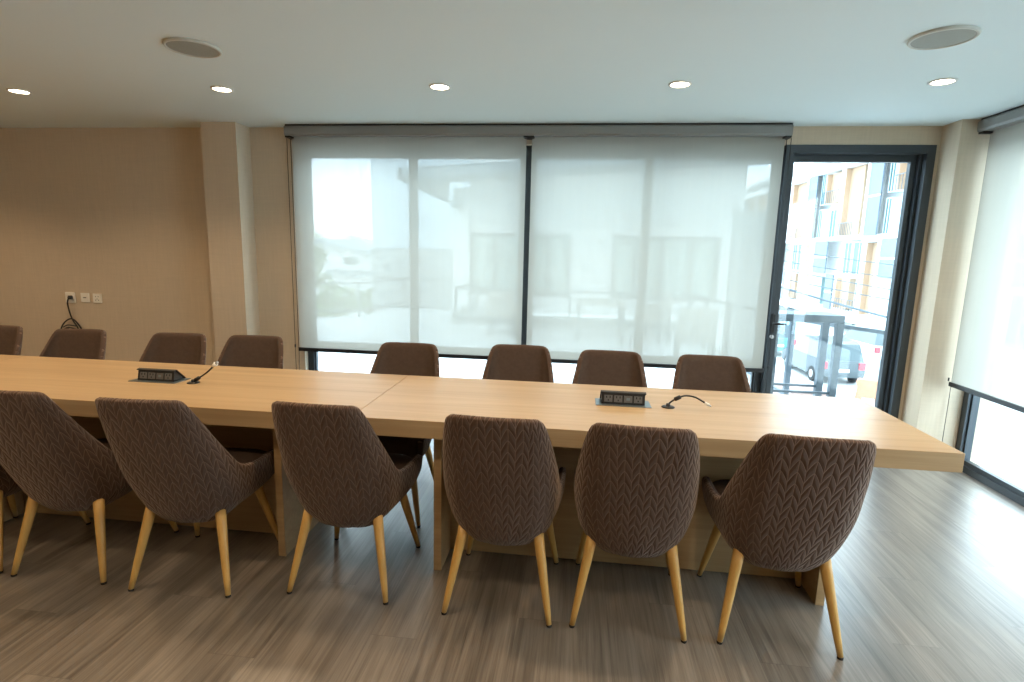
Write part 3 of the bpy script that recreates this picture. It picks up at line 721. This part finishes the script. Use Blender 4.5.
def tree(x, y, h, cr, label, seed, n=1500, squash=1.0):
    rnd = random.Random(seed)
    t = thing('tree', label, 'tree', (x, y, GZ), 0, 'garden trees beyond the terrace')
    def trunk(bm):
        tube(bm, [(0, 0, 0), (.05, 0, h * .4), (-.03, .05, h * .8)], [.13, .09, .03], 10)
        for k in range(6):
            a = rnd.uniform(0, 6.28); z = h * rnd.uniform(.35, .7)
            tube(bm, [(0, 0, z), (math.cos(a) * cr * .6, math.sin(a) * cr * .6, z + cr * .6)], [.05, .015], 6)
    mesh('trunk', trunk, M['bark'], t)
    def crown(bm):
        cl = [(rnd.gauss(0, cr * .42), rnd.gauss(0, cr * .42), h - cr * squash + rnd.uniform(-.7, .55) * cr * squash, cr * rnd.uniform(.28, .5)) for _ in range(14)]
        for k in range(n):
            cx, cy, cz, r = rnd.choice(cl)
            d = Vector((rnd.gauss(0, 1), rnd.gauss(0, 1), rnd.gauss(0, 1))).normalized() * r * rnd.uniform(.5, 1)
            c = Vector((cx, cy, cz)) + d; s = rnd.uniform(.06, .12)
            a = Vector((rnd.gauss(0, 1), rnd.gauss(0, 1), rnd.gauss(0, .6))).normalized(); b = a.cross(Vector((rnd.gauss(0, 1), rnd.gauss(0, 1), rnd.gauss(0, 1)))).normalized()
            bm.faces.new([bm.verts.new(c + a * s), bm.verts.new(c + b * s * .5), bm.verts.new(c - a * s), bm.verts.new(c - b * s * .5)])
    mesh('foliage', crown, M['leaf'], t, recalc=False)
tree(-10.4, 20.0, 5.3, 1.0, 'leafy green tree at the extreme left of the left blind', 1)
tree(-8.3, 18.2, 4.1, .95, 'rounded green bush-like tree below the white house window', 2)
tree(-8.0, 21.2, 3.7, .8, 'low green tree beside the grey-clad building', 3)
tree(-22.5, 45, 7.0, 2.0, 'distant green tree above the left end of the house roof', 4, 1500)
tree(-15.6, 47, 7.2, 1.8, 'distant tree behind the house roof, next to the pale blue building', 5, 1500)
tree(-18.8, 46, 6.5, 1.7, 'distant tree in the middle behind the house roof', 6, 1500)

# ------------------------------------------------------------------ apartment block across the street (facade in the plane x = 20)
ap = thing('apartment_building', 'white apartment block with orange recesses and blue-grey panels across the street', 'building', (20, 45, GZ))
def apw(bm):
    box(bm, 20.9, 32, 30, 75, GZ, 9.6)                                 # body behind the bays
    box(bm, 19.9, 20.9, 30, 75, 8.35, 8.75)                           # eaves slab
    box(bm, 19.5, 32, 30, 75, 9.4, 9.75)
    box(bm, 20.0, 20.9, 30, 75, 2.85, 3.15); box(bm, 20.0, 20.9, 30, 75, -2.75, -2.4)
sub('wall', apw, M['white'], ap)
def bay(y0, y1, z0, z1):                                               # projecting white surround
    def b(bm):
        t = .16
        box(bm, 19.75, 20.9, y0, y0 + t, z0, z1); box(bm, 19.75, 20.9, y1 - t, y1, z0, z1)
        box(bm, 19.75, 20.9, y0 + t, y1 - t, z1 - t, z1); box(bm, 19.75, 20.9, y0 + t, y1 - t, z0, z0 + t)
    return b
def orange(y0, y1, z0, z1):
    sub('recess_panel', lambda bm: (box(bm, 20.3, 20.88, y0, y1, z0, z1), box(bm, 19.95, 20.3, y1 - .05, y1, z0, z1)), M['orangew'], ap)
def panel(y0, y1, z0, z1):
    sub('screen_panel', lambda bm: (box(bm, 19.85, 19.95, y0, y1, z0, z1)), M['bluepanel'], ap)
    sub('screen_joint', lambda bm: box(bm, 19.83, 19.96, y0, y1, (z0 + z1) / 2 - .06, (z0 + z1) / 2 + .06), M['white'], ap)
def win(y0, y1, z0, z1, x=20.55):
    f = sub('window', lambda bm: (box(bm, x, x + .08, y0, y0 + .06, z0, z1), box(bm, x, x + .08, y1 - .06, y1, z0, z1), box(bm, x, x + .08, y0 + .06, y1 - .06, z1 - .06, z1), box(bm, x, x + .08, y0 + .06, y1 - .06, z0, z0 + .06), box(bm, x, x + .07, (y0 + y1) / 2 - .03, (y0 + y1) / 2 + .03, z0 + .06, z1 - .06), box(bm, x + .08, 20.9, y0, y1, z0, z1)), M['bluewhite'], ap)
    sub('pane', lambda bm: box(bm, x + .02, x + .06, y0 + .06, y1 - .06, z0 + .06, z1 - .06), M['teal'], f)
def balc(y0, y1, z0):
    sub('balcony_rail', lambda bm: (box(bm, 19.8, 19.84, y0, y1, z0 + .95, z0 + 1.0), *[box(bm, 19.8, 19.83, y0 + k * (y1 - y0) / 8, y0 + k * (y1 - y0) / 8 + .03, z0, z0 + .95) for k in range(9)]), M['alu2'], ap)
per = 10.3
for r, (zlo, shift) in enumerate(((3.0, 0), (-2.6, -4.4))):
    for m in range(-1, 4):
        y = 41.6 + shift + per * m                                     # y of the near edge of the bay
        zhi = zlo + 5.4
        if r == 0:
            sub('bay_surround', bay(y + .2, y + 4.2, zlo, zhi), M['white'], ap)
            orange(y + 1.9, y + 4.0, zlo + .2, zhi - .2); balc(y + 1.9, y + 4.0, zlo + .15)
            win(y + .5, y + 1.7, zlo + .35, zlo + 2.4); win(y + .5, y + 1.7, zlo + 3.0, zlo + 5.0)
            panel(y - 1.45, y + .15, zlo + .1, zhi)
            win(y - 2.3, y - 1.6, zlo + .1, zlo + 2.5, 20.2); win(y - 2.3, y - 1.6, zlo + 2.85, zhi, 20.2)
            win(y + 6.7 - 1.9, y + 6.7 - .9, zlo + .1, zlo + 2.4); win(y + 6.7 - .5, y + 7.3, zlo + .1, zlo + 2.4)
            orange(y + 4.9, y + 7.2, zlo + 2.9, zhi - .2); balc(y + 4.7, y + 7.4, zlo + 2.8)
        else:
            sub('bay_surround', bay(y + 2.1, y + 4.3, zlo, zhi), M['white'], ap)
            orange(y + 2.4, y + 4.0, zlo + .2, zhi - .2)
            panel(y - .3, y + 2.0, zlo + 2.9, zhi); win(y + .2, y + 1.7, zlo + .2, zlo + 2.6)
            win(y + 4.8, y + 6.4, zlo + 2.9, zhi - .1, 20.2); win(y + 6.9, y + 8.0, zlo + 2.9, zhi - .1, 20.3)
            orange(y + 6.6, y + 8.0, zlo + .3, zlo + 2.6); win(y + 4.9, y + 6.2, zlo + .3, zlo + 2.6)
            balc(y + 4.8, y + 8.1, zlo + .1)
            panel(y + 8.4, y + 9.6, zlo + .1, zlo + 2.8)
for y in (37, 41.2, 45.4, 49.6, 53.8, 58): win(y, y + 2.2, GZ + .1, GZ + .95, 20.6)
sub('canopy', lambda bm: box(bm, 18.4, 20.9, 30, 75, -2.78, -2.62), M['white'], ap)

tag(mesh('street_wall', lambda bm: (box(bm, 13.0, 13.2, 16, 60, GZ, GZ + .8), box(bm, 12.95, 13.25, 16, 60, GZ + .8, GZ + .88)), M['concrete']), 'low pale wall along the far side of the street', 'wall')

# cars in the street
def car(loc, rz, paint, label, tall=False):
    t = thing('car', label, 'car', loc, rz, 'cars parked in the street')      # nose towards +y
    H = 1.75 if tall else 1.42
    body = [(-2.05, .32), (-2.12, .55), (-2.08, .95), (-1.95, 1.02), (.95, .98), (1.75, .86), (2.05, .72), (2.10, .45), (2.02, .28), (1.75, .24), (1.65, .48), (1.35, .62), (1.05, .48), (.95, .24), (-.95, .24), (-1.05, .48), (-1.35, .62), (-1.65, .48), (-1.75, .28)]
    mesh('body', lambda bm: prism(bm, body, 'x', -.86, .86, bev=.03), paint, t)
    cab = [(-1.98, .98), (-1.80, H - .1), (-1.55, H), (-.1, H), (.3, H - .08), (1.0, .96)]
    mesh('roof', lambda bm: prism(bm, [(-1.86, H - .12), (-1.55, H), (-.1, H), (.28, H - .07), (.2, H - .12)], 'x', -.70, .70, bev=.02), paint, t)
    def gl(bm):
        lo = [(-.84, z) for z in ()]
        A = [bm.verts.new(p) for p in ((-.82, -1.98, .98), (.82, -1.98, .98), (.82, 1.0, .96), (-.82, 1.0, .96))]
        B = [bm.verts.new(p) for p in ((-.68, -1.84, H - .1), (.68, -1.84, H - .1), (.68, .24, H - .1), (-.68, .24, H - .1))]
        bm.faces.new(B)
        for i in range(4): bm.faces.new((A[i], A[(i + 1) % 4], B[(i + 1) % 4], B[i]))
    mesh('windows', gl, M['carglass'], t)
    for sx in (-1, 1):
        for y in (-1.35, 1.35): mesh('wheel', lambda bm: (tube(bm, [(sx * .68, y, .31), (sx * .87, y, .31)], .31, 20, 0), tube(bm, [(sx * .865, y, .31), (sx * .885, y, .31)], .17, 14, 1)), [M['tyre'], M['metal']], t)
        mesh('tail_light', lambda bm: box(bm, sx * .72 - .12, sx * .72 + .12, -2.14, -2.06, .68, .95, bev=.01), M['redlight'], t)
    mesh('rear_plate', lambda bm: box(bm, -.25, .25, -2.135, -2.10, .55, .68), M['socket'], t)
car((10.75, 25.0, GZ), R(0), M['card'], 'grey car seen from behind with red tail lights, beyond the bar table', True)
car((10.3, 31.0, GZ), R(2), M['carb'], 'teal car parked farther along the street', True)
car((14.9, 29.5, GZ), R(3), M['carw'], 'white car parked beyond the street wall, to the right of the grey car', True)

def barrier(bm):
    # plastic road barrier: tapering body on two flared feet with a slot
    prism(bm, [(-.55, 0), (-.50, .12), (-.38, .20), (-.34, .75), (-.42, .82), (-.36, .98), (.36, .98), (.42, .82), (.34, .75), (.38, .20), (.50, .12), (.55, 0), (.22, 0), (.20, .38), (-.20, .38), (-.22, 0)], 'y', -.18, .18, bev=.02)
o = tag(mesh('road_barrier', barrier, M['orange']), 'orange plastic road barrier on the street by the right door jamb', 'barrier'); o.location = (10.15, 19.6, GZ); o.rotation_euler = (0, 0, R(-25))

cp = thing('gatehouse_roof', 'small building with pink tiled roof and white balusters below the terrace', 'building', (6.6, 16.8, GZ))
sub('roof', lambda bm: prism(bm, [(5.7, -2.75), (7.9, -2.75), (7.3, -2.35), (6.4, -2.35)], 'y', 16.2, 19), M['rooftile'], cp)
sub('wall', lambda bm: box(bm, 5.8, 7.7, 16.4, 18.8, GZ, -2.75), M['white'], cp)
for k in range(12): sub('baluster', lambda bm: box(bm, 5.65 + k * .19, 5.71 + k * .19, 15.9, 15.96, GZ, -2.9), M['white'], cp)
sub('handrail', lambda bm: box(bm, 5.6, 7.85, 15.88, 15.98, -2.9, -2.82), M['white'], cp)

# overhead wires
wires = [((3.9, 15, .95), (8.6, 15, -.09), .032, 'thick dark overhead wire slanting down to the right past the door'),
         ((3.9, 15, 1.72), (8.6, 15, 1.33), .012, 'thin overhead wire, topmost of those behind the door'),
         ((3.9, 15, 1.44), (8.6, 15, 1.00), .012, 'thin overhead wire, second from the top behind the door'),
         ((3.9, 15, 1.28), (8.6, 15, .68), .012, 'thin overhead wire, third from the top behind the door'),
         ((3.9, 15, 1.05), (8.6, 15, .42), .014, 'thin overhead wire just above the thick slanting wire')]
for a, b, r, lb in wires:
    a = Vector(a); b = Vector(b); d = (b - a); a = a - d * .1; b = b + d * 1.2
    pts = [a.lerp(b, k / 24) + Vector((0, 0, -.25 * (1 - (2 * k / 24 - 1) ** 2) + .19)) for k in range(25)]
    tag(mesh('overhead_wire', lambda bm: tube(bm, pts, r, 6), M['alu2']), lb, 'wire')

# ------------------------------------------------------------------ sky and light
w = bpy.data.worlds.new('sky'); sc.world = w; w.use_nodes = True; nt = w.node_tree; nt.nodes.clear()
out = nt.nodes.new('ShaderNodeOutputWorld'); bg = nt.nodes.new('ShaderNodeBackground')
tc = nt.nodes.new('ShaderNodeTexCoord'); nz = nt.nodes.new('ShaderNodeTexNoise'); nz.inputs['Scale'].default_value = 3.0; nz.inputs['Detail'].default_value = 5
mp = nt.nodes.new('ShaderNodeMapping'); mp.inputs['Scale'].default_value = (1, 1, 3); nt.links.new(tc.outputs['Generated'], mp.inputs[0]); nt.links.new(mp.outputs[0], nz.inputs['Vector'])
rp = nt.nodes.new('ShaderNodeValToRGB'); rp.color_ramp.elements[0].position = .35; rp.color_ramp.elements[0].color = (.60, .80, 1, 1); rp.color_ramp.elements[1].position = .62; rp.color_ramp.elements[1].color = (.82, .94, 1, 1)
nt.links.new(nz.outputs['Fac'], rp.inputs[0]); nt.links.new(rp.outputs[0], bg.inputs[0]); bg.inputs[1].default_value = 7.6
nt.links.new(bg.outputs[0], out.inputs[0])

# ------------------------------------------------------------------ camera
f, pitch, roll, yaw, h = 546.4017, math.radians(9.3481), math.radians(1.369), math.radians(-6.5683), 1.45
F = Vector((math.sin(yaw) * math.cos(pitch), math.cos(yaw) * math.cos(pitch), -math.sin(pitch)))
Rv = Vector((math.cos(yaw), -math.sin(yaw), 0)); U = Rv.cross(F)
R2 = Rv * math.cos(roll) + U * math.sin(roll); U2 = -Rv * math.sin(roll) + U * math.cos(roll)
cam = bpy.data.cameras.new('camera'); co = bpy.data.objects.new('camera', cam); sc.collection.objects.link(co)
cam.sensor_width = 36; cam.lens = f * 36 / 1024; cam.clip_end = 500; cam.clip_start = .05
mt = Matrix((R2, U2, -F)).transposed().to_4x4(); mt.translation = Vector((0, 0, h)); co.matrix_world = mt
sc.camera = co

sc.view_settings.view_transform = 'Standard'; sc.view_settings.look = 'None'; sc.view_settings.gamma = 1; sc.view_settings.use_curve_mapping = False
sc.view_settings.exposure = .24
sc.cycles.use_denoising = True; sc.cycles.denoiser = 'OPENIMAGEDENOISE'; sc.cycles.denoising_input_passes = 'RGB_ALBEDO_NORMAL'; sc.cycles.denoising_prefilter = 'ACCURATE'
sc.cycles.use_adaptive_sampling = False
sc.cycles.max_bounces = 12; sc.cycles.diffuse_bounces = 6; sc.cycles.transparent_max_bounces = 16; sc.cycles.transmission_bounces = 8
sc.cycles.sample_clamp_indirect = 8; sc.cycles.caustics_reflective = False; sc.cycles.caustics_refractive = False
